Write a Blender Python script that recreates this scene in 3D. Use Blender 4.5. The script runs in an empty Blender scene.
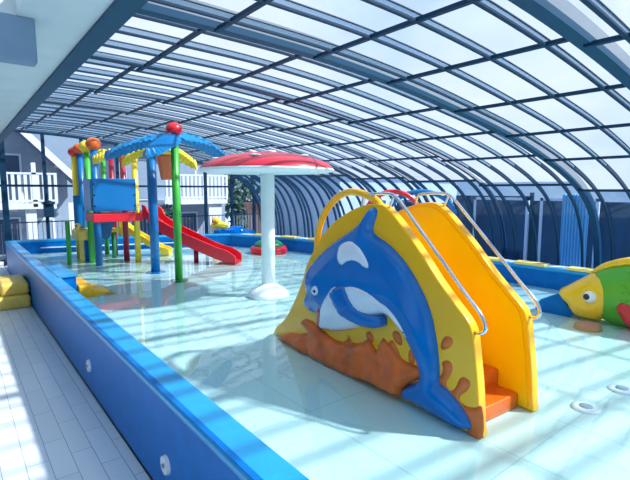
import bpy, bmesh, math, random
from mathutils import Vector, Matrix
from mathutils.geometry import delaunay_2d_cdt

random.seed(7)
S = bpy.context.scene
C = S.collection
PI = math.pi

# ------------------------------------------------------------------ camera
H = 1.92
cam_d = bpy.data.cameras.new('camera')
cam_d.sensor_width = 36.0
cam_d.lens = 455 / 630 * 36
cam_d.clip_start = 0.05
cam_d.clip_end = 400
cam = bpy.data.objects.new('camera', cam_d)
cam.location = (0, 0, H)
cam.rotation_euler = (PI / 2 - math.atan(50 / 455), 0, -math.radians(38.4))
C.objects.link(cam)
S.camera = cam

# ------------------------------------------------------------------ sky, sun, exposure
S.view_settings.view_transform = 'Standard'
S.view_settings.look = 'None'
S.view_settings.gamma = 1.0
S.view_settings.use_curve_mapping = False
S.view_settings.exposure = 0.13
S.cycles.transparent_max_bounces = 48
S.cycles.max_bounces = 10

wd = bpy.data.worlds.new('sky')
S.world = wd
wd.use_nodes = True
nt = wd.node_tree
nt.nodes.clear()
wo = nt.nodes.new('ShaderNodeOutputWorld')
bg = nt.nodes.new('ShaderNodeBackground')
bg.inputs['Strength'].default_value = 1.0
tc = nt.nodes.new('ShaderNodeTexCoord')
sep = nt.nodes.new('ShaderNodeSeparateXYZ')
nt.links.new(tc.outputs['Generated'], sep.inputs[0])
rmp = nt.nodes.new('ShaderNodeValToRGB')
rmp.color_ramp.elements[0].position = 0.0
rmp.color_ramp.elements[0].color = (0.30, 0.46, 0.68, 1)
rmp.color_ramp.elements[1].position = 0.75
rmp.color_ramp.elements[1].color = (0.22, 0.42, 0.78, 1)
e = rmp.color_ramp.elements.new(0.18)
e.color = (0.34, 0.52, 0.80, 1)
nt.links.new(sep.outputs[2], rmp.inputs[0])
noi = nt.nodes.new('ShaderNodeTexNoise')
noi.inputs['Scale'].default_value = 2.2
noi.inputs['Detail'].default_value = 6
nt.links.new(tc.outputs['Generated'], noi.inputs['Vector'])
cr = nt.nodes.new('ShaderNodeValToRGB')
cr.color_ramp.elements[0].position = 0.36
cr.color_ramp.elements[0].color = (0, 0, 0, 1)
cr.color_ramp.elements[1].position = 0.58
cr.color_ramp.elements[1].color = (1, 1, 1, 1)
nt.links.new(noi.outputs[0], cr.inputs[0])
mx = nt.nodes.new('ShaderNodeMix')
mx.data_type = 'RGBA'
nt.links.new(cr.outputs[0], mx.inputs[0])
nt.links.new(rmp.outputs[0], mx.inputs[6])
mx.inputs[7].default_value = (0.58, 0.69, 0.82, 1)
nt.links.new(mx.outputs[2], bg.inputs[0])
nt.links.new(bg.outputs[0], wo.inputs[0])

sun_d = bpy.data.lights.new('sun', 'SUN')
sun_d.energy = 7.5
sun_d.angle = math.radians(2.0)
sun_d.color = (1.0, 0.98, 0.95)
sun = bpy.data.objects.new('sun', sun_d)
sd = Vector((0.60, -0.56, 0.79))
sun.rotation_euler = sd.to_track_quat('Z', 'Y').to_euler()
C.objects.link(sun)

# ------------------------------------------------------------------ materials
def principled(name, col, rough=0.4, metal=0.0, noise=0.0, nscale=20.0, bump=0.0, spec=0.5, coat=0.0):
    m = bpy.data.materials.new(name)
    m.use_nodes = True
    t = m.node_tree
    b = t.nodes['Principled BSDF']
    b.inputs['Base Color'].default_value = (*col, 1)
    b.inputs['Roughness'].default_value = rough
    b.inputs['Metallic'].default_value = metal
    b.inputs['Specular IOR Level'].default_value = spec
    b.inputs['Coat Weight'].default_value = coat
    b.inputs['Coat Roughness'].default_value = 0.08
    if noise or bump:
        tcn = t.nodes.new('ShaderNodeTexCoord')
        n = t.nodes.new('ShaderNodeTexNoise')
        n.inputs['Scale'].default_value = nscale
        n.inputs['Detail'].default_value = 5
        t.links.new(tcn.outputs['Object'], n.inputs['Vector'])
        if noise:
            r = t.nodes.new('ShaderNodeValToRGB')
            r.color_ramp.elements[0].position = 0.3
            r.color_ramp.elements[1].position = 0.7
            r.color_ramp.elements[0].color = tuple(max(0, c * (1 - noise)) for c in col) + (1,)
            r.color_ramp.elements[1].color = tuple(min(1, c * (1 + noise)) for c in col) + (1,)
            t.links.new(n.outputs[0], r.inputs[0])
            t.links.new(r.outputs[0], b.inputs['Base Color'])
        if bump:
            bp = t.nodes.new('ShaderNodeBump')
            bp.inputs['Strength'].default_value = bump
            bp.inputs['Distance'].default_value = 0.02
            t.links.new(n.outputs[0], bp.inputs['Height'])
            t.links.new(bp.outputs[0], b.inputs['Normal'])
    return m

M = {}
def P(name, *a, **k):
    M[name] = principled(name, *a, **k)
    return M[name]

P('frame_blue', (0.003, 0.032, 0.075), 0.5, spec=0.2)
P('frame_blue_big', (0.004, 0.055, 0.12), 0.5, spec=0.2)
P('beam_teal', (0.006, 0.065, 0.13), 0.5, spec=0.2)
P('fascia', (0.54, 0.64, 0.66), 0.6, noise=0.06, nscale=3)
P('fascia_box', (0.15, 0.26, 0.38), 0.6, noise=0.05, nscale=4)
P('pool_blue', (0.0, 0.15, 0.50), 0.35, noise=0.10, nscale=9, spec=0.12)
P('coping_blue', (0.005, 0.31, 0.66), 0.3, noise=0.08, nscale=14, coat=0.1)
P('yellow', (1.0, 0.50, 0.0), 0.25, coat=0.2)
P('yellow_inner', (1.0, 0.58, 0.0), 0.25, coat=0.2, noise=0.04, nscale=5)
P('dolphin_blue', (0.0, 0.155, 0.50), 0.18, spec=0.4, coat=0.15, noise=0.06, nscale=7)
P('white_gloss', (0.80, 0.84, 0.90), 0.18, coat=0.6)
P('white', (0.86, 0.88, 0.90), 0.45)
P('black', (0.01, 0.02, 0.05), 0.3)
P('mouth_red', (0.50, 0.02, 0.05), 0.3)
P('rock', (0.74, 0.14, 0.015), 0.32, noise=0.28, nscale=7, bump=0.15)
P('orange_flat', (0.74, 0.15, 0.015), 0.3, noise=0.08, nscale=12)
P('step_orange', (0.72, 0.13, 0.01), 0.3, noise=0.1, nscale=8)
P('chrome', (0.72, 0.74, 0.78), 0.12, metal=1.0)
P('red', (0.70, 0.012, 0.03), 0.3, coat=0.1)
P('cap_red', (0.62, 0.02, 0.05), 0.3, coat=0.1, noise=0.10, nscale=4)
P('dark_red', (0.35, 0.01, 0.05), 0.3)
P('green', (0.05, 0.42, 0.05), 0.35, coat=0.05)
P('dark_green', (0.01, 0.22, 0.08), 0.35)
P('blue', (0.0, 0.145, 0.42), 0.35, coat=0.05)
P('leaf_blue', (0.0, 0.21, 0.52), 0.35)
P('leaf_yellow', (0.88, 0.68, 0.04), 0.35)
P('orange', (0.80, 0.125, 0.012), 0.3, coat=0.4)
P('ball_red', (0.70, 0.03, 0.03), 0.3, coat=0.4)
P('fish_green', (0.08, 0.40, 0.03), 0.35)
P('fish_yellow', (0.88, 0.55, 0.005), 0.25, coat=0.5, noise=0.06, nscale=9)
P('fish_red', (0.55, 0.03, 0.04), 0.3)
P('step_yellow', (0.86, 0.62, 0.12), 0.45, noise=0.06, nscale=12)
P('mushroom_white', (0.80, 0.88, 0.90), 0.35)
P('pad_yellow', (0.95, 0.72, 0.20), 0.5)
P('pad_white', (0.80, 0.84, 0.92), 0.5)
P('house_wall', (0.27, 0.34, 0.43), 0.8, noise=0.05, nscale=3)
P('house_pale', (0.55, 0.60, 0.70), 0.8, noise=0.06, nscale=2)
P('house_white', (0.70, 0.73, 0.80), 0.6)
P('house_dark', (0.035, 0.07, 0.14), 0.3)
P('house_roof', (0.12, 0.16, 0.24), 0.8)
P('dark_fence', (0.001, 0.022, 0.075), 0.6, noise=0.3, nscale=3)
P('curtain', (0.16, 0.55, 0.85), 0.7)
P('plant_green', (0.03, 0.10, 0.07), 0.7, noise=0.4, nscale=8)
P('terracotta', (0.50, 0.22, 0.16), 0.8)
P('paving', (0.55, 0.58, 0.62), 0.8, noise=0.1, nscale=2)
P('grey_metal', (0.25, 0.32, 0.42), 0.5)

def mix_mat(name, fn):
    m = bpy.data.materials.new(name)
    m.use_nodes = True
    t = m.node_tree
    t.nodes.clear()
    o = t.nodes.new('ShaderNodeOutputMaterial')
    t.links.new(fn(t), o.inputs[0])
    M[name] = m
    return m

def _mix(t, f, a, b):
    x = t.nodes.new('ShaderNodeMixShader')
    if isinstance(f, float):
        x.inputs[0].default_value = f
    else:
        t.links.new(f, x.inputs[0])
    t.links.new(a, x.inputs[1])
    t.links.new(b, x.inputs[2])
    return x.outputs[0]

def roof_fn(t):
    tr = t.nodes.new('ShaderNodeBsdfTransparent'); tr.inputs[0].default_value = (0.95, 0.97, 1.0, 1)
    tl = t.nodes.new('ShaderNodeBsdfTranslucent'); tl.inputs[0].default_value = (0.90, 0.95, 1.0, 1)
    gl = t.nodes.new('ShaderNodeBsdfGlossy'); gl.inputs['Roughness'].default_value = 0.15
    tcn = t.nodes.new('ShaderNodeTexCoord')
    n = t.nodes.new('ShaderNodeTexNoise'); n.inputs['Scale'].default_value = 1.6; n.inputs['Detail'].default_value = 6
    t.links.new(tcn.outputs['Object'], n.inputs['Vector'])
    mr = t.nodes.new('ShaderNodeMapRange')
    mr.inputs[3].default_value = 0.11; mr.inputs[4].default_value = 0.24
    t.links.new(n.outputs[0], mr.inputs[0])
    a = _mix(t, mr.outputs[0], tr.outputs[0], tl.outputs[0])
    return _mix(t, 0.04, a, gl.outputs[0])
mix_mat('roof_sheet', roof_fn)

def side_fn(t):
    tr = t.nodes.new('ShaderNodeBsdfTransparent'); tr.inputs[0].default_value = (0.55, 0.70, 0.88, 1)
    tl = t.nodes.new('ShaderNodeBsdfTranslucent'); tl.inputs[0].default_value = (0.15, 0.50, 0.95, 1)
    gl = t.nodes.new('ShaderNodeBsdfGlossy'); gl.inputs['Roughness'].default_value = 0.06
    tcn = t.nodes.new('ShaderNodeTexCoord')
    n = t.nodes.new('ShaderNodeTexNoise'); n.inputs['Scale'].default_value = 2.5; n.inputs['Detail'].default_value = 5
    t.links.new(tcn.outputs['Object'], n.inputs['Vector'])
    mr = t.nodes.new('ShaderNodeMapRange')
    mr.inputs[3].default_value = 0.0; mr.inputs[4].default_value = 0.035
    t.links.new(n.outputs[0], mr.inputs[0])
    a = _mix(t, mr.outputs[0], tr.outputs[0], tl.outputs[0])
    return _mix(t, 0.05, a, gl.outputs[0])
mix_mat('side_sheet', side_fn)

def glass_fn(t):
    tr = t.nodes.new('ShaderNodeBsdfTransparent'); tr.inputs[0].default_value = (0.84, 0.91, 0.98, 1)
    gl = t.nodes.new('ShaderNodeBsdfGlossy'); gl.inputs['Roughness'].default_value = 0.02
    return _mix(t, 0.06, tr.outputs[0], gl.outputs[0])
mix_mat('clear_glass', glass_fn)

def water_fn(t):
    tr = t.nodes.new('ShaderNodeBsdfTransparent'); tr.inputs[0].default_value = (0.86, 0.975, 0.98, 1)
    gl = t.nodes.new('ShaderNodeBsdfGlossy'); gl.inputs['Roughness'].default_value = 0.015
    tcn = t.nodes.new('ShaderNodeTexCoord')
    n = t.nodes.new('ShaderNodeTexNoise'); n.inputs['Scale'].default_value = 5.0; n.inputs['Detail'].default_value = 3
    t.links.new(tcn.outputs['Object'], n.inputs['Vector'])
    bp = t.nodes.new('ShaderNodeBump'); bp.inputs['Strength'].default_value = 0.035; bp.inputs['Distance'].default_value = 0.03
    t.links.new(n.outputs[0], bp.inputs['Height'])
    t.links.new(bp.outputs[0], gl.inputs['Normal'])
    geo = t.nodes.new('ShaderNodeNewGeometry')
    dt = t.nodes.new('ShaderNodeVectorMath'); dt.operation = 'DOT_PRODUCT'
    t.links.new(geo.outputs['Incoming'], dt.inputs[0]); t.links.new(bp.outputs[0], dt.inputs[1])
    def mth(op, a, b=None):
        n_ = t.nodes.new('ShaderNodeMath'); n_.operation = op
        for i_, v_ in enumerate((a, b)):
            if v_ is None: continue
            if isinstance(v_, (int, float)): n_.inputs[i_].default_value = v_
            else: t.links.new(v_, n_.inputs[i_])
        return n_.outputs[0]
    c_ = mth('ABSOLUTE', dt.outputs['Value'])
    f_ = mth('ADD', mth('MULTIPLY', mth('POWER', mth('SUBTRACT', 1.0, c_), 4.5), 0.96), 0.04)
    return _mix(t, f_, tr.outputs[0], gl.outputs[0])
mix_mat('water', water_fn)

def web_fn(t):
    tr = t.nodes.new('ShaderNodeBsdfTransparent'); tr.inputs[0].default_value = (0.74, 0.81, 0.90, 1)
    df = t.nodes.new('ShaderNodeBsdfDiffuse'); df.inputs[0].default_value = (0.18, 0.29, 0.38, 1)
    return _mix(t, 0.30, tr.outputs[0], df.outputs[0])
mix_mat('rib_web', web_fn)

def tile_mat(name, col, grout, bw, rh, mortar, rough, rot=0.0, offset=0.5, coat=0.0, noise=0.05):
    m = principled(name, col, rough, coat=coat)
    t = m.node_tree
    b = t.nodes['Principled BSDF']
    tcn = t.nodes.new('ShaderNodeTexCoord')
    mp = t.nodes.new('ShaderNodeMapping')
    mp.inputs['Rotation'].default_value = (0, 0, rot)
    mp.inputs['Location'].default_value = (0.0, 0.0092, 0)
    t.links.new(tcn.outputs['Object'], mp.inputs[0])
    br = t.nodes.new('ShaderNodeTexBrick')
    br.offset = offset
    br.inputs['Scale'].default_value = 1.0
    br.inputs['Brick Width'].default_value = bw
    br.inputs['Row Height'].default_value = rh
    br.inputs['Mortar Size'].default_value = mortar
    br.inputs['Mortar Smooth'].default_value = 0.3
    br.inputs['Color1'].default_value = tuple(c * (1 + noise) for c in col) + (1,)
    br.inputs['Color2'].default_value = tuple(c * (1 - noise) for c in col) + (1,)
    br.inputs['Mortar'].default_value = (*grout, 1)
    t.links.new(mp.outputs[0], br.inputs[0])
    t.links.new(br.outputs[0], b.inputs['Base Color'])
    M[name] = m
tile_mat('deck_tile', (0.80, 0.87, 0.93), (0.20, 0.30, 0.45), 0.55, 0.1405, 0.0025, 0.35, rot=PI / 2, coat=0.2, noise=0.03)
tile_mat('pool_tile', (0.60, 0.77, 0.77), (0.42, 0.64, 0.67), 1.2, 0.62, 0.006, 0.5, rot=PI / 2, offset=0.0, noise=0.02)

# ------------------------------------------------------------------ mesh helpers
class MB:
    def __init__(s):
        s.v = []; s.f = []; s.sm = []
    def add(s, vs, fs, smooth=False):
        o = len(s.v)
        s.v += [tuple(v) for v in vs]
        s.f += [tuple(i + o for i in f) for f in fs]
        s.sm += [smooth] * len(fs)
        return s
    def box(s, a, b):
        x0, y0, z0 = a; x1, y1, z1 = b
        vs = [(x0, y0, z0), (x1, y0, z0), (x1, y1, z0), (x0, y1, z0), (x0, y0, z1), (x1, y0, z1), (x1, y1, z1), (x0, y1, z1)]
        return s.add(vs, [(0, 3, 2, 1), (4, 5, 6, 7), (0, 1, 5, 4), (1, 2, 6, 5), (2, 3, 7, 6), (3, 0, 4, 7)])
    def bar(s, p, q, w, h, up=(0, 0, 1)):
        p = Vector(p); q = Vector(q); d = (q - p).normalized()
        u = Vector(up); r = d.cross(u)
        if r.length < 1e-5:
            r = d.cross(Vector((1, 0, 0)))
        r.normalize(); u = r.cross(d)
        vs = []
        for c in (p, q):
            for a, b in ((-1, -1), (1, -1), (1, 1), (-1, 1)):
                vs.append(c + r * a * w / 2 + u * b * h / 2)
        return s.add(vs, [(0, 3, 2, 1), (4, 5, 6, 7), (0, 1, 5, 4), (1, 2, 6, 5), (2, 3, 7, 6), (3, 0, 4, 7)])
    def tube(s, pts, r, n=12, rr=None):
        pts = [Vector(p) for p in pts]
        k = len(pts)
        prev = None
        vs = []
        for i, p in enumerate(pts):
            d = (pts[min(i + 1, k - 1)] - pts[max(i - 1, 0)]).normalized()
            if prev is None:
                a = d.cross(Vector((0, 0, 1)))
                if a.length < 1e-3:
                    a = d.cross(Vector((1, 0, 0)))
            else:
                a = prev - d * prev.dot(d)
            a.normalize(); prev = a
            b = d.cross(a)
            rad = rr[i] if rr else r
            for j in range(n):
                t = 2 * PI * j / n
                vs.append(p + a * math.cos(t) * rad + b * math.sin(t) * rad)
        fs = []
        for i in range(k - 1):
            for j in range(n):
                fs.append((i * n + j, i * n + (j + 1) % n, (i + 1) * n + (j + 1) % n, (i + 1) * n + j))
        s.add(vs, fs, True)
        o = len(s.v) - len(vs)
        s.f.append(tuple(o + j for j in reversed(range(n)))); s.sm.append(False)
        s.f.append(tuple(o + (k - 1) * n + j for j in range(n))); s.sm.append(False)
        return s
    def lathe(s, prof, c=(0, 0, 0), n=32, sx=1, sy=1):
        vs = []; fs = []
        for r, z in prof:
            for j in range(n):
                t = 2 * PI * j / n
                vs.append((c[0] + r * sx * math.cos(t), c[1] + r * sy * math.sin(t), c[2] + z))
        for i in range(len(prof) - 1):
            for j in range(n):
                fs.append((i * n + j, i * n + (j + 1) % n, (i + 1) * n + (j + 1) % n, (i + 1) * n + j))
        s.add(vs, fs, True)
        o = len(s.v) - len(vs)
        s.f.append(tuple(o + j for j in reversed(range(n)))); s.sm.append(True)
        s.f.append(tuple(o + (len(prof) - 1) * n + j for j in range(n))); s.sm.append(True)
        return s
    def ball(s, c, r, n=20, m=12, sz=1.0):
        prof = [(max(1e-4, r * math.sin(PI * i / m)), -r * sz * math.cos(PI * i / m)) for i in range(m + 1)]
        return s.lathe(prof, c, n)
    def prism(s, poly, f0, f1):
        """poly: list of 2D points; f0/f1 map a 2D point to 3D for the two sides"""
        n = len(poly)
        vs = [f0(p) for p in poly] + [f1(p) for p in poly]
        return s.add(vs, [tuple(range(n)), tuple(reversed(range(n, 2 * n)))] + [(i, i + n, (i + 1) % n + n, (i + 1) % n) for i in range(n)])
    def build(s, name, mat, parent=None, loc=(0, 0, 0), bevel=0.0, seg=2):
        me = bpy.data.meshes.new(name)
        me.from_pydata([Vector(v) - Vector(loc) if parent is None else Vector(v) for v in s.v], [], s.f)
        for p, q in zip(me.polygons, s.sm):
            p.use_smooth = q
        bm = bmesh.new(); bm.from_mesh(me)
        bmesh.ops.recalc_face_normals(bm, faces=bm.faces)
        bm.to_mesh(me); bm.free()
        me.materials.append(M[mat] if isinstance(mat, str) else mat)
        o = bpy.data.objects.new(name, me)
        C.objects.link(o)
        if parent is not None:
            o.parent = parent
            o.matrix_parent_inverse = wmat(parent).inverted()
        else:
            o.location = loc
        if bevel:
            b = o.modifiers.new('bevel', 'BEVEL')
            b.width = bevel; b.segments = seg; b.limit_method = 'ANGLE'; b.angle_limit = math.radians(35)
            wn = o.modifiers.new('wn', 'WEIGHTED_NORMAL')
            for p in me.polygons:
                p.use_smooth = True
        return o

def wmat(o):
    m = Matrix.LocRotScale(o.location, o.rotation_euler, o.scale)
    if o.parent:
        m = wmat(o.parent) @ o.matrix_parent_inverse @ m
    return m

def tag(o, label, cat, group=None, kind=None):
    if label: o['label'] = label
    if cat: o['category'] = cat
    if group: o['group'] = group
    if kind: o['kind'] = kind
    return o

def thing(name, loc, label, cat, group=None, kind=None):
    o = bpy.data.objects.new(name, None)
    o.empty_display_size = 0.1
    o.location = loc
    C.objects.link(o)
    return tag(o, label, cat, group, kind)

def struct(o):
    o['kind'] = 'structure'
    return o

def catmull(pts, n=6):
    out = []
    P_ = [Vector(p) for p in pts]
    for i in range(len(P_) - 1):
        p0 = P_[max(i - 1, 0)]; p1 = P_[i]; p2 = P_[i + 1]; p3 = P_[min(i + 2, len(P_) - 1)]
        for j in range(n):
            t = j / n
            out.append(0.5 * ((2 * p1) + (-p0 + p2) * t + (2 * p0 - 5 * p1 + 4 * p2 - p3) * t * t + (-p0 + 3 * p1 - 3 * p2 + p3) * t ** 3))
    out.append(P_[-1])
    return out

def smooth_closed(poly, n=4):
    k = len(poly)
    P_ = [Vector(p) for p in poly]
    out = []
    for i in range(k):
        p0, p1, p2, p3 = P_[i - 1], P_[i], P_[(i + 1) % k], P_[(i + 2) % k]
        for j in range(n):
            t = j / n
            out.append(0.5 * ((2 * p1) + (-p0 + p2) * t + (2 * p0 - 5 * p1 + 4 * p2 - p3) * t * t + (-p0 + 3 * p1 - 3 * p2 + p3) * t ** 3))
    return [(p.x, p.y) for p in out]
# ------------------------------------------------------------------ ground, deck, pool basin, water
FZ = 0.38      # basin floor
WZ = 0.435     # water level
RIM = 0.71
struct(MB().box((-60, -40, -0.6), (70, 90, -0.30)).build('ground', 'paving'))
struct(MB().box((-2.3, -3.0, -0.28), (0.905, 13.7, 0.0)).build('floor', 'deck_tile'))
struct(MB().box((0.91, -3.0, -0.28), (9.2, 13.7, 0.02)).build('floor.001', 'paving'))

# pool edge: a closed line of outer points, rim 0.18 wide
outer = [(0.91, -2.6), (0.91, 13.0), (1.4, 13.05), (2.4, 12.75), (4.0, 12.25), (5.4, 11.75), (6.1, 11.35), (6.5, 10.3), (6.85, 9.2), (7.05, 7.7), (7.28, 5.6), (7.38, 4.2), (7.42, 3.2), (7.46, 2.2), (7.5, 0.5), (7.5, -2.6)]
def inset(poly, d):
    n = len(poly); out = []
    for i in range(n):
        p0 = Vector(poly[i - 1]); p1 = Vector(poly[i]); p2 = Vector(poly[(i + 1) % n])
        a = (p1 - p0).normalized(); b = (p2 - p1).normalized()
        na = Vector((a.y, -a.x)); nb = Vector((b.y, -b.x))
        m = (na + nb)
        m = m / max(0.4, m.length_squared / 2) / 1.0
        out.append((p1.x + m.x * d, p1.y + m.y * d))
    return out
def area(p): return sum(p[i - 1][0] * p[i][1] - p[i][0] * p[i - 1][1] for i in range(len(p))) / 2
ccw = outer if area(outer) < 0 else outer[::-1]
inner = inset(ccw, 0.185)
lip_o = inset(ccw, -0.012)
lip_i = inset(ccw, 0.195)
def ring(pa, pb, z0, z1, sub=None):
    b = MB(); n = len(pa)
    for i in range(n):
        j = (i + 1) % n
        q = [pa[i], pa[j], pb[j], pb[i]]
        b.add([(x, y, z0) for x, y in q] + [(x, y, z1) for x, y in q],
              [(0, 3, 2, 1), (4, 5, 6, 7), (0, 1, 5, 4), (2, 3, 7, 6)])
    return b
basin = struct(thing('pool_basin', (0.91, 0, 0), 'long blue walled paddling pool raised above the white deck', 'pool'))
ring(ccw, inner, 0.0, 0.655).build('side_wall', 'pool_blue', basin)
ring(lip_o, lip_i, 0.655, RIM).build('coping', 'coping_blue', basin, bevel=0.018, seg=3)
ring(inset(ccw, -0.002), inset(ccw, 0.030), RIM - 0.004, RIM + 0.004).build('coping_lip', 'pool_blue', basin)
fl = MB(); q = inner
fl.add([(x, y, FZ) for x, y in q] + [(x, y, 0.03) for x, y in q], [tuple(range(len(q))), tuple(reversed(range(len(q), 2 * len(q))))])
fl.build('basin_floor', 'pool_tile', basin)
wt = MB(); wt.add([(x, y, WZ) for x, y in q], [tuple(range(len(q)))])
w = wt.build('water', 'water'); struct(w)
w['label'] = 'shallow clear turquoise water filling the paddling pool'
# pale ledge inside the far wall
lg = MB()
lg.bar((1.6, 12.78, 0.52), (5.5, 11.52, 0.52), 0.05, 0.02)
lg.build('ledge', 'pad_white', basin)

# wall nozzles on the outside of the pool wall
for k, (y, z) in enumerate([(2.60, 0.26), (4.60, 0.26)]):
    t = thing('wall_nozzle', (0.90, y, z), ['round white nozzle plate low on blue pool wall, the nearer one at the bottom edge',
                                           'round white nozzle plate on blue pool wall, the farther smaller one'][k], 'nozzle', 'white nozzle plates on the outer pool wall')
    b = MB(); n = 28
    for (r0, x0, x1) in [(0.062, 0.912, 0.890)]:
        vs = [(x0, y + r0 * math.cos(2 * PI * j / n), z + r0 * math.sin(2 * PI * j / n)) for j in range(n)] + \
             [(x1, y + r0 * .9 * math.cos(2 * PI * j / n), z + r0 * .9 * math.sin(2 * PI * j / n)) for j in range(n)]
        b.add(vs, [tuple(range(n)), tuple(reversed(range(n, 2 * n)))] + [(j, (j + 1) % n, (j + 1) % n + n, j + n) for j in range(n)])
    b.build('plate', 'white_gloss', t)
    b = MB(); b.tube([(0.892, y, z), (0.880, y, z)], 0.014); b.build('nozzle_hole', 'grey_metal', t)

# ------------------------------------------------------------------ arched telescopic roof
prof0 = [(0.86, 2.965), (1.5, 2.955), (2.3, 2.925), (3.2, 2.84), (4.1, 2.71), (5.1, 2.54), (6.1, 2.30), (7.0, 2.0), (7.6, 1.66), (7.93, 1.2), (8.07, 0.7), (8.12, 0.02)]
def arch(m, off=0.0):
    dz = 0.062 * m; dx = 0.062 * m
    pts = catmull([(x, z, 0) for x, z in prof0], 5)
    out = []
    for i, p in enumerate(pts):
        a = pts[max(i - 1, 0)]; c = pts[min(i + 1, len(pts) - 1)]
        d = (c - a).normalized(); nrm = Vector((-d.y, d.x, 0))
        if nrm.y < -0.2: nrm = -nrm
        p2 = p + nrm * off
        f = min(1.0, max(0.0, (p2.x - 2.0) / 6.0))
        g = min(1.0, p2.y / 2.0)
        out.append((p2.x + dx * f, p2.y + dz * g))
    return out
def sweep(mb, m, y0, y1, o0, o1, i0=0, i1=999):
    a = arch(m, o0)[i0:i1]; b = arch(m, o1)[i0:i1]; n = len(a)
    vs = [(x, y0, z) for x, z in a] + [(x, y1, z) for x, z in a] + [(x, y1, z) for x, z in b] + [(x, y0, z) for x, z in b]
    fs = []
    for k in range(4):
        k2 = (k + 1) % 4
        for i in range(n - 1):
            fs.append((k * n + i, k * n + i + 1, k2 * n + i + 1, k2 * n + i))
    fs += [(0, n, 2 * n, 3 * n), (n - 1, 2 * n - 1, 3 * n - 1, 4 * n - 1)]
    mb.add(vs, fs)
def arch_at(m, x, off):
    a = arch(m, off)
    for i in range(len(a) - 1):
        if a[i][0] <= x <= a[i + 1][0]:
            t = (x - a[i][0]) / (a[i + 1][0] - a[i][0] + 1e-9)
            return Vector((x, 0, a[i][1] + t * (a[i + 1][1] - a[i][1]))), Vector((a[i + 1][0] - a[i][0], 0, a[i + 1][1] - a[i][1])).normalized()
PUR = [1.44, 2.27, 3.1, 4.11, 5.14, 6.13, 7.22]
LEN = 1.62
for m in range(-2, 8):
    y0 = 1.25 + LEN * m; y1 = min(y0 + LEN, 13.8)
    if m == 7: y1 = 13.72
    root = bpy.data.objects.new('ceiling', None); C.objects.link(root); root.location = (4.5, y0, 0)
    root['kind'] = 'structure'
    root['label'] = 'arched glazed roof section, %s' % ['behind the viewpoint', 'above the viewpoint at the top edge', 'nearest section in front of the big dark beam', 'second section just beyond the big dark beam', 'third section over the mushroom', 'fourth section beyond the mushroom', 'fifth section over the play tower slide', 'sixth section over the play tower', 'seventh section towards the end wall', 'last section at the glazed end wall'][m + 2]
    mm = m
    ribs = [y0 + 0.24 + 0.385 * k for k in range(4)]
    ends = [(y0 + 0.03, m > 1 or m < -1)]
    for y in ribs:
        if y > y1 - 0.03: continue
        b = MB(); sweep(b, mm, y - 0.014, y + 0.014, 0.0, 0.014); sweep(b, mm, y - 0.007, y + 0.007, 0.052, 0.060)
        r = b.build('rib', 'frame_blue', root)
        b = MB(); sweep(b, mm, y - 0.004, y + 0.004, 0.014, 0.052, 0, 33); b.build('rib_web', 'rib_web', r)
        b = MB(); sweep(b, mm, y - 0.010, y + 0.010, 0.014, 0.052, 32, 999); b.build('rib_foot', 'frame_blue', r)
    # module end frames
    if m in (0, 1):
        b = MB(); sweep(b, mm, y0 - 0.045, y0 + 0.045, -0.05, 0.03); sweep(b, mm, y0 - 0.02, y0 + 0.02, 0.03, 0.10)
        b.build('end_frame', 'frame_blue_big', root)
    else:
        b = MB(); sweep(b, mm, y0 - 0.02, y0 + 0.02, -0.01, 0.02); sweep(b, mm, y0 + 0.05, y0 + 0.07, 0.0, 0.05)
        b.build('end_frame', 'frame_blue', root)
    sh = {}
    for k, x in enumerate(PUR):
        pt, d = arch_at(mm, x + 0.0, 0.012)
        b = MB(); b.bar((pt.x, y0 + 0.02, pt.z), (pt.x, y1 - 0.0, pt.z), 0.030, 0.026, up=(-d.z, 0, d.x))
        b.build('purlin', 'frame_blue', root)
    # glazing, upper (milky) and lower (blue tinted) sheets
    a = arch(mm, 0.056)
    cut = next(i for i, p in enumerate(a) if p[0] > 7.22)
    for nm, mt, rng in (('roof_sheet', 'roof_sheet', a[:cut + 1]), ('side_sheet', 'side_sheet', a[cut:])):
        n = len(rng)
        b = MB(); b.add([(x, y0, z) for x, z in rng] + [(x, y1, z) for x, z in rng], [(i, i + 1, n + i + 1, n + i) for i in range(n - 1)], True)
        b.build(nm, mt, root)

# ------------------------------------------------------------------ beam and building overhang on the left
struct(MB().box((0.775, -3.0, 2.94), (0.905, 13.85, 3.55)).build('beam', 'beam_teal'))
# soffit with an opening near the camera
sf = MB()
sf.box((0.375, -3.0, 2.965), (0.775, 13.9, 3.12))
sf.box((-2.3, 3.38, 2.965), (0.375, 13.9, 3.12))
sf.box((-2.3, -3.0, 2.965), (0.375, 1.2, 3.12))
struct(sf.build('ceiling_overhang', 'fascia'))
for k, y in enumerate([3.36, 6.75, 10.1]):
    b = MB(); b.box((-2.3, y, 2.70), (0.47, y + 0.12, 2.965))
    struct(b.build('cross_beam', 'fascia_box', bevel=0.008))
struct(MB().box((-2.5, -3.0, -0.3), (-2.3, 13.9, 3.12)).build('wall_left', 'house_wall'))

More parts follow.
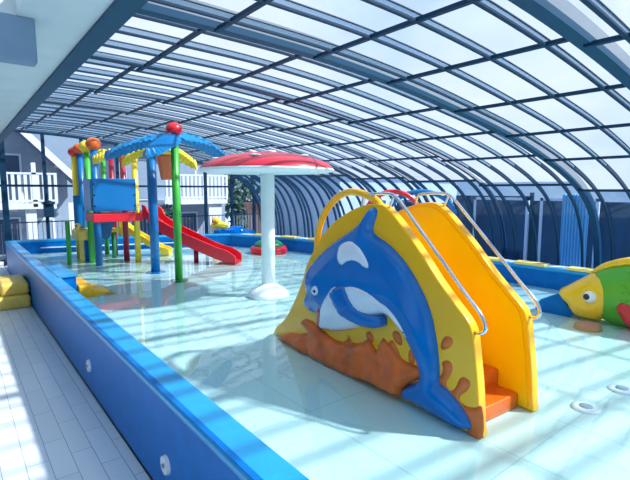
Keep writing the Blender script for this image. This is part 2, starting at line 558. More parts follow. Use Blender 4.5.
# ------------------------------------------------------------------ glazed end wall
ew = struct(thing('wall_far', (4.5, 13.8, 0), 'glazed end wall of dark blue mullions', 'wall'))
EY = 13.8
def roofz(x):
    if x <= 0.9: return 3.35
    r = arch_at(7, x, 0.0)
    return r[0].z if r else 0.3
for x in [1.02, 1.92, 2.83, 3.73, 4.62, 5.52, 6.42, 7.36, 8.22]:
    w_ = 0.13 if x == 1.02 else 0.075
    MB().box((x - w_ / 2, EY - 0.05, 0.0), (x + w_ / 2, EY + 0.05, roofz(x) - 0.01)).build('mullion', 'frame_blue', ew)
MB().box((0.9, EY - 0.04, 2.00), (7.45, EY + 0.04, 2.06)).build('transom', 'frame_blue', ew)
MB().box((0.9, EY - 0.05, 0.0), (8.4, EY + 0.05, 0.12)).build('sill_rail', 'frame_blue', ew)
a = [p for p in arch(7, 0.0) if p[1] > 0.1]
b = MB(); b.add([(0.9, EY, 0.1)] + [(x, EY, z) for x, z in a], [tuple(range(len(a) + 1))])
b.build('pane', 'clear_glass', ew)
b = MB(); sweep(b, 7, EY - 0.06, EY + 0.02, -0.03, 0.05); b.build('end_arch', 'frame_blue', ew)
# lantern on the first mullion
t = thing('wall_lantern', (1.96, EY - 0.14, 1.30), 'dark lantern box fixed on the end wall mullion beyond the left pool corner', 'lantern')
b = MB(); b.box((1.83, EY - 0.28, 1.22), (2.05, EY - 0.06, 1.55)); b.build('housing', 'frame_blue', t, bevel=0.02)
b = MB(); b.lathe([(0.17, 1.55), (0.10, 1.62), (0.02, 1.66)], (1.94, EY - 0.17, 0), 16); b.build('cap', 'frame_blue', t)

# ------------------------------------------------------------------ rim pads
pads = []
def rim_pt(d):
    # walk the right-hand rim from the far corner
    pts = [Vector(p) for p in [(6.1, 11.35), (6.5, 10.3), (6.85, 9.2), (7.05, 7.7), (7.28, 5.6), (7.38, 4.2), (7.42, 3.2), (7.46, 2.2), (7.5, 0.5)]]
    for i in range(len(pts) - 1):
        L = (pts[i + 1] - pts[i]).length
        if d <= L:
            dr = (pts[i + 1] - pts[i]).normalized()
            return pts[i] + dr * d, dr
        d -= L
    return pts[-1], dr
names = ['the farthest one', 'second from the far corner', 'third from the far corner', 'fourth from the far corner', 'behind the dolphin head', 'behind the crown of the dolphin slide', 'behind the slide handrails', 'just right of the slide handrail', 'in the middle between slide and fish', 'just above the fish nose']
dd = 0.9
def d_at(y):
    d = 0.0
    while rim_pt(d)[0].y > y: d += 0.02
    return d
starts = [(10.6, .45), (9.7, .45), (8.8, .45), (7.9, .45), (7.0, .45), (6.1, .42), (5.25, .42), (4.5, .42), (3.82, .5), (3.0, .38)]
for k, (yy, ln) in enumerate(starts):
    d = d_at(yy); p, dr = rim_pt(d); p2, _ = rim_pt(d + ln)
    nrm = Vector((dr.y, -dr.x))
    if nrm.x > 0: nrm = -nrm
    c0 = p + nrm * 0.09; c1 = p2 + nrm * 0.09
    b = MB(); b.bar((c0.x, c0.y, RIM + 0.02), (c1.x, c1.y, RIM + 0.02), 0.21, 0.04)
    o = b.build('rim_pad', 'pad_yellow', loc=(c0.x, c0.y, RIM), bevel=0.006)
    tag(o, 'pale yellow pad on the blue pool rim, ' + names[k], 'pad', 'yellow pads along the right pool rim')
b = MB()
pts = [rim_pt(0.3 + i * 0.5)[0] for i in range(20)]
for i in range(len(pts) - 1):
    b.bar((pts[i].x + 0.01, pts[i].y, RIM + 0.004), (pts[i + 1].x + 0.01, pts[i + 1].y, RIM + 0.004), 0.19, 0.008)
b.build('rim_strip', 'pad_white', basin)

# ------------------------------------------------------------------ outside: houses, fence, plants, dark side wall
def house(name, loc, label):
    return thing(name, loc, label, 'house', 'white houses beyond the end wall')
Y = 17.3
h = house('house', (2, Y, -0.3), 'white gabled house with upper balcony seen beyond the left end of the glass wall')
g = [(-3.0, -0.3), (3.05, -0.3), (3.05, 2.46), (1.88, 3.78), (-0.6, 6.0), (-3.0, 3.9)]
b = MB(); b.prism(g, lambda p: (p[0], Y, p[1]), lambda p: (p[0], Y + 5, p[1])); b.build('wall', 'house_wall', h)
b = MB()
b.bar((3.35, Y - 0.25, 2.10), (-0.6, Y - 0.25, 6.2), 0.9, 0.14, up=(0.7, 0, 0.7)); b.build('roof', 'house_roof', h)
b = MB(); b.bar((3.42, Y - 0.72, 2.04), (-0.6, Y - 0.72, 6.2), 0.06, 0.20, up=(0.7, 0, 0.7)); b.build('verge_board', 'house_white', h)
def win(x0, x1, z0, z1, par, Y_, mat='house_dark'):
    f = MB().box((x0 - 0.06, Y_ - 0.04, z0 - 0.06), (x1 + 0.06, Y_ + 0.01, z1 + 0.06)).build('window', 'house_white', par)
    MB().box((x0, Y_ - 0.055, z0), (x1, Y_ - 0.035, z1)).build('pane', mat, f)
win(0.6, 1.72, 1.55, 3.0, h, Y)
win(0.4, 1.6, -0.1, 1.0, h, Y)
win(2.1, 2.55, -0.1, 0.95, h, Y, 'grey_metal')
def balcony(x0, x1, Y_, z, par, hh=0.95):
    o = MB().box((x0, Y_ - 1.0, z - 0.16), (x1, Y_, z)).build('balcony', 'house_white', par)
    r = MB()
    r.box((x0, Y_ - 1.0, z + hh - 0.06), (x1, Y_ - 0.94, z + hh)); r.box((x0, Y_ - 1.0, z + 0.06), (x1, Y_ - 0.95, z + 0.12))
    x = x0 + 0.05
    while x < x1:
        r.box((x, Y_ - 0.99, z), (x + 0.085, Y_ - 0.95, z + hh)); x += 0.16
    r.build('railing', 'house_white', o)
balcony(0.7, 2.55, Y, 1.50, h)
MB().box((1.92, Y - 1.0, 1.4), (2.04, Y - 0.9, 2.75)).build('post', 'house_white', h)
MB().box((1.72, Y - 0.9, -0.3), (2.0, Y - 0.7, 1.35)).build('post', 'house_white', h)

h = house('house', (7.5, Y, -0.3), 'white house with a long balcony seen between the green pole and the mushroom')
b = MB(); b.box((4.6, Y, -0.3), (8.9, Y + 5, 3.6)); b.build('wall', 'house_wall', h)
b = MB(); b.box((4.4, Y - 0.5, 3.6), (9.1, Y + 5, 3.75)); b.build('roof', 'house_roof', h)
win(5.0, 5.9, 1.6, 3.0, h, Y, 'grey_metal')
win(6.5, 7.6, 1.6, 3.1, h, Y, 'grey_metal')
win(5.1, 6.7, -0.1, 1.0, h, Y)
win(7.0, 7.6, -0.1, 1.0, h, Y)
balcony(6.0, 8.5, Y, 1.55, h)
MB().box((7.75, Y - 0.9, -0.3), (8.3, Y - 0.7, 1.4)).build('door_panel', 'house_white', h)
b = MB(); b.box((10.2, Y + 0.4, -0.3), (11.2, Y + 1.6, 1.35))
o = b.build('outbuilding', 'terracotta'); tag(o, 'low terracotta outbuilding beyond the far right corner of the glass wall', 'building')

h = house('house', (14, 14.5, -0.3), 'pale low house wall seen through the ribs between mushroom stem and slide')
b = MB(); b.box((11.5, 13.0, -0.3), (19.0, 18.0, 2.5)); b.build('wall', 'house_pale', h)
b = MB(); b.prism([(12.8, 2.5), (18.2, 2.5), (15.5, 3.6)], lambda p: (11.3, p[0], p[1]), lambda p: (19.2, p[0], p[1])); b.build('roof', 'house_roof', h)
win(13.2, 14.0, 0.3, 1.5, h, 13.0); win(15.0, 15.9, 0.3, 1.5, h, 13.0)

# outdoor picket railing
f = thing('garden_railing', (4.5, 14.7, -0.3), 'thin dark metal railing running outside the glazed end wall', 'railing')
MB().box((0.9, 14.68, 1.02), (10.0, 14.72, 1.05)).build('top_rail', 'frame_blue', f)
MB().box((0.9, 14.68, 0.02), (10.0, 14.72, 0.05)).build('bottom_rail', 'frame_blue', f)
b = MB(); x = 0.95
while x < 10.0:
    b.box((x, 14.69, -0.3), (x + 0.015, 14.71, 1.02)); x += 0.12
b.build('pickets', 'grey_metal', f)

def bush(name, c, r, hgt, label, seed, mat='plant_green', leaf=0.16, nleaf=420):
    rnd = random.Random(seed)
    t = thing(name, c, label, 'plant')
    b = MB()
    b.tube([(c[0], c[1], c[2]), (c[0] + 0.02, c[1], c[2] + hgt * 0.6)], 0.03, 8)
    b.build('stem', 'house_roof', t)
    b = MB()
    for i in range(nleaf):
        u = rnd.uniform(-1, 1); a = rnd.uniform(0, 2 * PI); q = math.sqrt(1 - u * u); k = rnd.uniform(0.5, 1.0)
        p = Vector((c[0] + r * k * q * math.cos(a), c[1] + r * k * q * math.sin(a), c[2] + hgt * 0.55 + hgt * 0.45 * u * k))
        d = Vector((rnd.uniform(-1, 1), rnd.uniform(-1, 1), rnd.uniform(-0.4, 1))).normalized()
        s_ = d.cross(Vector((rnd.uniform(-1, 1), rnd.uniform(-1, 1), rnd.uniform(-1, 1)))).normalized()
        b.add([p - s_ * leaf * .25, p + d * leaf * .5 - s_ * leaf * .0, p + s_ * leaf * .25, p - d * leaf * .5], [(0, 1, 2, 3)])
    b.build('foliage', mat, t)
bush('potted_shrub', (5.7, 15.3, -0.3), 0.42, 1.75, 'dark round shrub outside the glass between the two tower poles', 3, leaf=0.22)
bush('garden_shrub', (8.6, 15.6, -0.3), 0.34, 2.0, 'narrow dark green shrub outside the glass left of the mushroom stem', 4, leaf=0.22)
bush('garden_tree', (12.5, 22.5, -0.3), 1.5, 3.4, 'blue green tree in the distance behind the terracotta outbuilding', 5, leaf=0.5, nleaf=500)

# dark neighbouring wall beyond the right-hand glazing
f = thing('boundary_fence', (10.2, 5, -0.3), 'dark blue boarded fence outside the curved side glazing', 'fence')
for k in range(6):
    y0 = -3.0 + k * 2.0
    hh = 1.68 + 0.12 * math.sin(k * 2.1)
    MB().box((10.15, y0, -0.3), (10.25, y0 + 1.96, hh)).build('fence_panel', 'dark_fence', f)
    MB().box((10.10, y0 - 0.06, -0.3), (10.15, y0 + 0.02, hh + 0.08)).build('post', 'frame_blue', f)
for k, (y0, y1) in enumerate([(3.55, 4.7), (4.95, 6.3)]):
    t = thing('patio_door', (9.95, y0, -0.3), ['white framed patio pane outside the side glazing, the one nearer the fish', 'white framed patio pane outside the side glazing, the one behind the slide handrails'][k], 'pane', 'patio panes outside the side glazing')
    b = MB()
    for (a0, a1, c0, c1) in [(y0, y1, -0.3, 0.15), (y0, y0 + 0.06, 0.15, 1.75), (y1 - 0.06, y1, 0.15, 1.75), (y0, y1, 1.69, 1.75)]:
        b.box((9.92, a0, c0), (9.98, a1, c1))
    b.build('frame', 'pad_white', t)
    MB().box((9.94, y0 + 0.06, 0.15), (9.96, y1 - 0.06, 1.69)).build('pane', 'dark_fence', t)
# light blue curtain
b = MB(); n = 60; vs = []
for i in range(n + 1):
    y = 3.38 + 0.46 * i / n; x = 9.0 + 0.03 * math.sin(i * 0.9)
    vs += [(x, y, -0.28), (x, y, 1.85)]
b.add(vs, [(2 * i, 2 * i + 2, 2 * i + 3, 2 * i + 1) for i in range(n)], True)
o = b.build('curtain', 'curtain'); sm = o.modifiers.new('thick', 'SOLIDIFY'); sm.thickness = 0.004
tag(o, 'light blue hanging curtain outside the curved glazing, above the fish nose', 'curtain')
# ------------------------------------------------------------------ dolphin slide
SO = Vector((2.45, 1.46)); SA = Vector((.06, 1.0)).normalized(); SN = Vector((SA.y, -SA.x))
def SP(s, z, n=0.0):
    """slide frame: s along the panel from the stair foot, z above the basin floor, n across (+ away from the deck)"""
    q = SO + SA * s + SN * n
    return Vector((q.x, q.y, FZ + z))
PANEL = [(-0.016, 0.01), (-0.001, 0.083), (0.017, 0.294), (0.046, 0.5), (0.073, 0.653), (0.117, 0.731), (0.215, 0.819), (0.355, 0.949), (0.507, 1.111), (0.658, 1.255), (0.76, 1.345), (0.861, 1.415), (0.952, 1.438), (1.113, 1.421), (1.36, 1.335), (1.596, 1.196), (1.768, 1.019), (1.906, 0.845), (2.004, 0.64), (2.18, 0.381), (2.324, 0.214), (2.499, 0.086), (2.562, 0.0), (2.527, 0.0), (1.972, 0.0), (0.671, 0.0)]
BODY = [(0.973, 1.41), (0.942, 1.369), (0.976, 1.284), (0.969, 1.209), (0.787, 1.13), (0.618, 1.007), (0.49, 0.864), (0.412, 0.742), (0.365, 0.616), (0.335, 0.488), (0.316, 0.364), (0.308, 0.266), (0.273, 0.251), (0.186, 0.21), (0.098, 0.146), (0.056, 0.094), (0.048, 0.05), (0.131, 0.019), (0.254, 0.022), (0.393, 0.026), (0.518, 0.033), (0.643, 0.032), (0.639, 0.091), (0.587, 0.145), (0.512, 0.197), (0.469, 0.256), (0.497, 0.34), (0.546, 0.411), (0.616, 0.493), (0.687, 0.548), (0.746, 0.586), (0.835, 0.611), (0.907, 0.575), (1.014, 0.514), (1.202, 0.404), (1.37, 0.342), (1.517, 0.304), (1.66, 0.286), (1.69, 0.337), (1.681, 0.407), (1.777, 0.409), (1.831, 0.423), (1.905, 0.462), (1.898, 0.528), (1.859, 0.598), (1.887, 0.641), (1.887, 0.736), (1.803, 0.858), (1.62, 1.001), (1.428, 1.122), (1.229, 1.22), (1.123, 1.293), (1.03, 1.388)]
BELLY = [(1.453, 0.658), (1.369, 0.734), (1.258, 0.749), (1.112, 0.78), (0.941, 0.763), (0.824, 0.714), (0.758, 0.696), (0.675, 0.646), (0.604, 0.576), (0.563, 0.507), (0.652, 0.563), (0.711, 0.6), (0.798, 0.625), (0.869, 0.589), (0.974, 0.529), (1.16, 0.421), (1.325, 0.362), (1.47, 0.325), (1.603, 0.313), (1.628, 0.352), (1.6, 0.414), (1.54, 0.544)]
MOUTH = [(1.605, 0.502), (1.567, 0.491), (1.548, 0.439), (1.567, 0.379), (1.604, 0.337), (1.64, 0.342), (1.662, 0.394), (1.646, 0.445)]
FLIP = [(1.417, 0.676), (1.33, 0.745), (1.234, 0.762), (1.179, 0.721), (1.126, 0.656), (1.049, 0.605), (0.927, 0.592), (0.834, 0.598), (0.818, 0.562), (0.832, 0.519), (0.961, 0.486), (1.098, 0.48), (1.231, 0.496), (1.315, 0.546), (1.387, 0.62)]
PATCH = [(1.312, 1.084), (1.249, 1.12), (1.157, 1.136), (1.068, 1.108), (0.994, 1.052), (0.945, 0.994), (0.944, 0.955), (0.992, 0.956), (1.054, 0.983), (1.129, 0.99), (1.207, 0.968), (1.261, 0.936), (1.31, 0.955), (1.328, 1.004), (1.325, 1.056)]
EYEW = [(1.692, 0.664), (1.653, 0.694), (1.614, 0.691), (1.595, 0.658), (1.611, 0.623), (1.653, 0.607), (1.692, 0.621)]
EYEP = [(1.664, 0.656), (1.638, 0.672), (1.613, 0.665), (1.613, 0.643), (1.638, 0.63), (1.664, 0.637)]
ROCK = [(2.404, 0.0), (2.356, 0.039), (2.21, 0.102), (1.999, 0.147), (1.833, 0.213), (1.949, 0.26), (1.948, 0.304), (1.851, 0.322), (1.713, 0.297), (1.564, 0.258), (1.431, 0.239), (1.321, 0.26), (1.276, 0.307), (1.238, 0.274), (1.303, 0.328), (1.257, 0.321), (1.217, 0.283), (1.124, 0.3), (1.045, 0.35), (1.008, 0.385), (0.98, 0.345), (0.931, 0.3), (0.893, 0.339), (0.856, 0.421), (0.756, 0.362), (0.649, 0.313), (0.57, 0.308), (0.452, 0.303), (0.458, 0.25), (0.568, 0.16), (0.615, 0.105), (0.623, 0.049), (0.653, 0.037), (0.848, 0.037), (1.006, 0.024), (1.3, 0.0), (1.496, 0.0), (1.854, 0.0), (2.157, 0.0)]
SPLAT = [(0.348, 0.293), (0.303, 0.314), (0.289, 0.365), (0.301, 0.399), (0.269, 0.427), (0.226, 0.427), (0.213, 0.382), (0.233, 0.329), (0.257, 0.275), (0.24, 0.238), (0.207, 0.243), (0.177, 0.285), (0.158, 0.337), (0.128, 0.362), (0.088, 0.358), (0.073, 0.332), (0.095, 0.285), (0.14, 0.236), (0.146, 0.197), (0.1, 0.183), (0.031, 0.199), (-0.016, 0.218), (-0.028, 0.03), (0.052, 0.0), (0.082, 0.0), (0.085, 0.069), (0.129, 0.123), (0.216, 0.188), (0.306, 0.228), (0.346, 0.242)]
DROP1 = [(0.309, 0.489), (0.307, 0.545), (0.275, 0.587), (0.232, 0.593), (0.216, 0.567), (0.236, 0.529), (0.283, 0.493)]
DROP2 = [(1.052, 0.405), (1.017, 0.427), (0.981, 0.414), (0.962, 0.377), (0.975, 0.347), (1.021, 0.353), (1.054, 0.376)]
DROP3 = [(0.763, 0.481), (0.727, 0.508), (0.687, 0.498), (0.661, 0.457), (0.662, 0.419), (0.701, 0.411), (0.742, 0.434)]
DROP4 = [(0.797, 0.405), (0.756, 0.427), (0.717, 0.389), (0.674, 0.333), (0.687, 0.297), (0.739, 0.33), (0.784, 0.361)]
DROP5 = [(0.598, 0.381), (0.581, 0.407), (0.559, 0.402), (0.538, 0.358), (0.547, 0.313), (0.573, 0.299), (0.596, 0.331)]
RAIL = [(0.087, 0.655), (0.016, 0.673), (0.027, 0.748), (0.146, 0.865), (0.72, 1.451), (0.895, 1.522), (1.116, 1.508), (1.148, 1.441)]
ARC = [(1.779, 1.103), (1.748, 1.215), (1.674, 1.334), (1.558, 1.435), (1.424, 1.504), (1.279, 1.525), (1.141, 1.506), (1.029, 1.471), (0.961, 1.427)]

slide = thing('dolphin_slide', (2.7, 2.7, FZ), 'big yellow toddler slide with leaping blue dolphin on its side in the shallow pool', 'slide')

def extrude_side(poly, n0, n1, name, mat, parent, bevel=0.028):
    b = MB(); b.prism(poly, lambda p: SP(p[0], p[1], n0), lambda p: SP(p[0], p[1], n1))
    return b.build(name, mat, parent, bevel=bevel, seg=4)
PAN = [p for p in PANEL[:24]]
PANS = [PAN[0]] + [(p.x, p.y) for p in catmull([(a, b_, 0) for a, b_ in PAN[1:23]], 3)] + [PAN[23]]
near = extrude_side(PANS, 0.0, 0.08, 'side_panel', 'yellow', slide)
far = extrude_side(PANS, 0.60, 0.68, 'side_panel', 'yellow', slide)

def inside(p, poly):
    x, y = p; c = False; n = len(poly)
    for i in range(n):
        x0, y0 = poly[i - 1]; x1, y1 = poly[i]
        if (y0 > y) != (y1 > y) and x < (x1 - x0) * (y - y0) / (y1 - y0) + x0:
            c = not c
    return c
def bdist(p, poly):
    P_ = Vector(p); best = 9
    for i in range(len(poly)):
        a = Vector(poly[i - 1]); b_ = Vector(poly[i]); d = b_ - a
        t = max(0, min(1, (P_ - a).dot(d) / max(d.length_squared, 1e-12)))
        best = min(best, (a + d * t - P_).length)
    return best
def relief(poly, hfn, base, name, mat, parent, step=0.03, edge=0.05, back=0.03, sm=4):
    """raised shape on the panel face: hfn(p) = height above the face, rounded at the edge over `edge`; base(p) = surface below"""
    poly = smooth_closed(poly, sm) if sm > 1 else poly
    clean = []
    for p in poly:
        p = (p[0], max(p[1], 0.0))
        if not clean or (Vector(p) - Vector(clean[-1])).length > 0.004: clean.append(p)
    poly = clean
    xs = [p[0] for p in poly]; ys = [p[1] for p in poly]
    pts = [Vector(p) for p in poly]; nb = len(pts)
    i = 0; x = min(xs) + step / 2
    while x < max(xs):
        y = min(ys) + step / 2 + (step / 2 if i % 2 else 0)
        while y < max(ys):
            if inside((x, y), poly) and bdist((x, y), poly) > step * 0.45: pts.append(Vector((x, y)))
            y += step
        x += step * 0.87; i += 1
    # a ring close to the edge for a rounded rim
    vco, ed, fc, ov, oe, of = delaunay_2d_cdt(pts, [], [list(range(nb))], 1, 1e-5)
    v3 = []
    for v in vco:
        d = bdist(v, poly)
        t = min(1.0, d / edge)
        hh = hfn(v) * math.sqrt(max(0.0, 1 - (1 - t) ** 2))
        v3.append(SP(v.x, v.y, -(base(v) + hh)))
    b = MB(); b.add(v3, [tuple(f) for f in fc], True)
    # skirt to the back
    cnt = {}
    for f in fc:
        for i in range(len(f)):
            e_ = (f[i], f[(i + 1) % len(f)]); k = tuple(sorted(e_)); cnt.setdefault(k, []).append(e_)
    border = [v[0] for v in cnt.values() if len(v) == 1]
    o = len(b.v); idx = {}
    for a, c in border:
        for q in (a, c):
            if q not in idx:
                idx[q] = len(b.v); v = vco[q]
                b.v.append(tuple(SP(v.x, v.y, -(base(v) - back))))
    for a, c in border:
        b.f.append((a, c, idx[c], idx[a])); b.sm.append(False)
    return b.build(name, mat, parent)
flat = lambda v: 0.0
BODYS = smooth_closed(BODY, 3)
def body_h(v):
    return 0.045 + 0.045 * min(1.0, bdist(v, BODYS) / 0.16) ** 0.7
BODYR = BODYS
def body_surface(v):
    d = bdist(v, BODYR); t = min(1.0, d / 0.05)
    if not inside((v.x, v.y), BODYR): return 0.0
    return body_h(v) * math.sqrt(max(0.0, 1 - (1 - t) ** 2))
rnd = random.Random(2)
from mathutils import noise as mnoise
def rock_h(v):
    k = max(0.0, 1 - v.y / 0.35)
    return 0.025 + 0.06 * k + 0.022 * abs(mnoise.noise(Vector((v.x * 5, v.y * 7, 1.3)))) * 2
rk = relief(ROCK, rock_h, flat, 'rock_relief', 'rock', slide, step=0.028, edge=0.04, sm=2)
relief(SPLAT, lambda v: 0.006, flat, 'mud_splash', 'orange_flat', slide, edge=0.01, back=0.004, sm=3)
for D_ in (DROP1, DROP2, DROP3, DROP4, DROP5):
    relief(D_, lambda v: 0.012, flat, 'mud_drop', 'orange_flat', slide, edge=0.02, back=0.004, sm=3)
dol = relief(BODY, body_h, flat, 'dolphin', 'dolphin_blue', slide, step=0.026, edge=0.05, sm=3)
dol['label'] = 'blue leaping dolphin in relief'
relief(BELLY, lambda v: 0.010, body_surface, 'white_belly', 'white_gloss', dol, step=0.024, edge=0.015, back=0.02, sm=3)
relief(PATCH, lambda v: 0.006, body_surface, 'back_patch', 'white_gloss', dol, step=0.024, edge=0.01, back=0.02, sm=3)
relief(MOUTH, lambda v: 0.012, lambda v: max(body_surface(v), 0.052), 'mouth', 'mouth_red', dol, step=0.02, edge=0.01, back=0.06, sm=3)
relief(FLIP, lambda v: 0.035, lambda v: max(body_surface(v), 0.075), 'flipper', 'dolphin_blue', dol, step=0.024, edge=0.04, back=0.08, sm=3)
ey = relief(EYEW, lambda v: 0.012, body_surface, 'eye', 'white_gloss', dol, step=0.015, edge=0.02, back=0.02, sm=3)
relief([(a - 0.004, b_) for a, b_ in EYEP], lambda v: 0.02, body_surface, 'pupil', 'black', dol, step=0.012, edge=0.01, back=0.01, sm=3)

# stairs between the panels, platform and chute
prof_top = PANS[1:-1]
def top_z(s):
    best = 0
    for i in range(len(prof_top) - 1):
        a, b_ = prof_top[i], prof_top[i + 1]
        if min(a[0], b_[0]) <= s <= max(a[0], b_[0]) and abs(a[0] - b_[0]) > 1e-6:
            t = (s - a[0]) / (b_[0] - a[0]); best = max(best, a[1] + t * (b_[1] - a[1]))
    return best
b = MB(); n0, n1 = 0.08, 0.60
zz = 0.0; s_ = 0.10; st = [(0.10, 0.0)]
for k in range(6):
    st += [(0.10 + 0.16 * k, 0.11 + 0.125 * k), (0.10 + 0.16 * (k + 1), 0.11 + 0.125 * k)]
st += [(1.15, 0.825), (1.15, 0.7), (0.86, 0.0)]
b.prism(st, lambda p: SP(p[0], p[1], n0), lambda p: SP(p[0], p[1], n1))
b.build('stairs', 'step_orange', slide, bevel=0.012)
chute = catmull([(1.12, 0.83, 0), (1.32, 0.81, 0), (1.62, 0.60, 0), (1.95, 0.30, 0), (2.2, 0.10, 0), (2.5, 0.055, 0)], 6)
cp = [(p.x, p.y) for p in chute] + [(p.x, p.y - 0.045) for p in reversed(chute)]
b = MB(); b.prism(cp, lambda p: SP(p[0], p[1], n0), lambda p: SP(p[0], p[1], n1)); b.build('chute', 'yellow_inner', slide)
# inner skins of the two panels (deeper yellow)
INN = [(s, z) for s, z in PANS]
cx, cz = 1.2, 0.55
INs = [(cx + (s - cx) * 0.965, cz + (z - cz) * 0.955) for s, z in INN]
INs = [(s, max(z, 0.02)) for s, z in INs]
for nn, n2 in ((0.593, 0.602), (0.078, 0.086)):
    b = MB(); b.prism(INs, lambda p: SP(p[0], p[1], nn), lambda p: SP(p[0], p[1], n2)); b.build('inner_skin', 'yellow_inner', slide)
# chrome handrails and the tube hoop
for nn in (0.03, 0.645):
    rp = [SP(s, z, nn) for s, z in RAIL]
    pts = [SP(0.09, 0.66, nn)] + [Vector(p) for p in catmull([SP(0.03, 0.665, nn), SP(0.005, 0.70, nn), SP(0.035, 0.775, nn), SP(0.146, 0.88, nn)], 4)] + \
          [Vector(p) for p in catmull([SP(0.72, 1.44, nn), SP(0.80, 1.50, nn), SP(0.895, 1.515, nn), SP(1.08, 1.505, nn), SP(1.14, 1.48, nn), SP(1.15, 1.39, nn)], 3)]
    r = MB().tube(pts, 0.0125, 10).build('handrail', 'chrome', slide)
    MB().tube([SP(0.86, 1.385, nn), SP(0.80, 1.50, nn)], 0.011, 10).build('rail_bracket', 'chrome', r)
hp = catmull([SP(s, z, 0.04) for s, z in [(1.80, 0.95)] + ARC + [(0.93, 1.36)]], 4)
MB().tube(hp, 0.030, 12).build('hoop', 'yellow', slide)

# ------------------------------------------------------------------ fish
fish = thing('fish_figure', (5.9, 1.6, FZ), 'big green, yellow and red fish figure at the right edge of the picture', 'fish figure')
FXC = 5.9
def fish_blob(poly, half, name, mat, parent, side=-1, off=0.0, step=0.035, edge=0.18, closed=True, sm=4):
    poly = smooth_closed(poly, sm) if sm > 1 else poly
    xs = [p[0] for p in poly]; ys = [p[1] for p in poly]
    pts = [Vector(p) for p in poly]; nb = len(pts); i = 0; x = min(xs) + step / 2
    while x < max(xs):
        y = min(ys) + step / 2 + (step / 2 if i % 2 else 0)
        while y < max(ys):
            if inside((x, y), poly) and bdist((x, y), poly) > step * 0.45: pts.append(Vector((x, y)))
            y += step
        x += step * 0.87; i += 1
    vco, ed, fc, *_r = delaunay_2d_cdt(pts, [], [list(range(nb))], 1, 1e-5)
    b = MB()
    for sg in (-1, 1):
        v3 = []
        for v in vco:
            t = min(1.0, bdist(v, poly) / edge)
            h_ = half * math.sqrt(max(0.0, 1 - (1 - t) ** 2)) + off
            v3.append((FXC + sg * h_, v.x, v.y))
        b.add(v3, [tuple(f) for f in fc], True)
    o = b.build(name, mat, parent)
    if off:
        # close the band between the two sides
        bm = bmesh.new(); bm.from_mesh(o.data)
        be = [e_ for e_ in bm.edges if e_.is_boundary]
        bmesh.ops.bridge_loops(bm, edges=be); bmesh.ops.recalc_face_normals(bm, faces=bm.faces)
        bm.to_mesh(o.data); bm.free()
    else:
        bm = bmesh.new(); bm.from_mesh(o.data); bmesh.ops.remove_doubles(bm, verts=bm.verts, dist=1e-4)
        bmesh.ops.recalc_face_normals(bm, faces=bm.faces); bm.to_mesh(o.data); bm.free()
    return o
gb = [(2.22, 0.90), (2.10, 1.00), (1.93, 1.06), (1.75, 1.08), (1.5, 1.06), (1.2, 0.98), (0.95, 0.85), (0.8, 0.72), (0.80, 0.60), (1.0, 0.50), (1.3, 0.42), (1.6, 0.385), (1.9, 0.385), (2.08, 0.42), (2.25, 0.55), (2.3, 0.72)]
body = fish_blob(gb, 0.20, 'body', 'fish_green', fish, edge=0.30)
# raised scales on the green body
sc = MB()
for r_ in range(7):
    for c_ in range(11):
        y = 1.86 - c_ * 0.105 - (0.05 if r_ % 2 else 0); z = 0.52 + r_ * 0.075
        if not inside((y, z), gb) or bdist((y, z), gb) < 0.07: continue
        t = min(1.0, bdist((y, z), smooth_closed(gb, 2)) / 0.30); x = FXC - 0.20 * math.sqrt(1 - (1 - t) ** 2)
        pts = [(x - 0.002, y + 0.045 * math.cos(a), z + 0.04 * math.sin(a)) for a in [PI * 0.5 + PI * k / 8 for k in range(9)]]
        sc.tube(pts, 0.006, 6)
sc.build('scales', 'fish_green', body)
hd = [(2.52, 0.67), (2.40, 0.77), (2.28, 0.86), (2.17, 0.925), (2.06, 0.89), (1.99, 0.82), (1.955, 0.72), (1.97, 0.60), (2.03, 0.48), (2.09, 0.425), (2.20, 0.415), (2.32, 0.43), (2.42, 0.54)]
head = fish_blob(hd, 0.13, 'head', 'fish_yellow', fish, off=0.09, edge=0.14, sm=3)
def disc(name, mat, y, z, r, x, par, h_=0.02, sy=1.0):
    b = MB(); n = 24; vs = []
    for rr_, xx in ((r, 0), (r * 0.8, -h_ * 0.7), (r * 0.35, -h_)):
        vs += [(x + xx, y + rr_ * sy * math.cos(2 * PI * j / n), z + rr_ * math.sin(2 * PI * j / n)) for j in range(n)]
    fs = [(k * n + j, k * n + (j + 1) % n, (k + 1) * n + (j + 1) % n, (k + 1) * n + j) for k in range(2) for j in range(n)] + [tuple(2 * n + j for j in range(n))]
    b.add(vs, fs, True)
    return b.build(name, mat, par)
ring_ = disc('eye_ring', 'fish_yellow', 2.155, 0.695, 0.105, 5.69, head, 0.02)
e_ = disc('eye', 'white_gloss', 2.145, 0.69, 0.066, 5.675, head, 0.03)
disc('pupil', 'black', 2.165, 0.69, 0.034, 5.648, e_, 0.012)
df = [(2.24, 0.90), (2.12, 1.03), (1.95, 1.11), (1.76, 1.15), (1.5, 1.14), (1.2, 1.05), (0.98, 0.90), (1.2, 0.93), (1.5, 1.02), (1.75, 1.04), (1.93, 1.02), (2.1, 0.95)]
fish_blob(df, 0.04, 'dorsal_fin', 'fish_yellow', fish, off=0.03, edge=0.03, sm=3)
rf = [(1.90, 0.62), (1.86, 0.68), (1.80, 0.68), (1.72, 0.63), (1.5, 0.60), (1.40, 0.50), (1.45, 0.42), (1.62, 0.40), (1.78, 0.44), (1.86, 0.53)]
fish_blob(rf, 0.05, 'side_fin', 'fish_red', fish, off=0.19, edge=0.05, sm=3)
tf = [(0.90, 0.72), (0.70, 0.95), (0.55, 1.0), (0.60, 0.70), (0.50, 0.42), (0.68, 0.46), (0.90, 0.60)]
fish_blob(tf, 0.05, 'tail_fin', 'fish_yellow', fish, off=0.02, edge=0.06, sm=3)
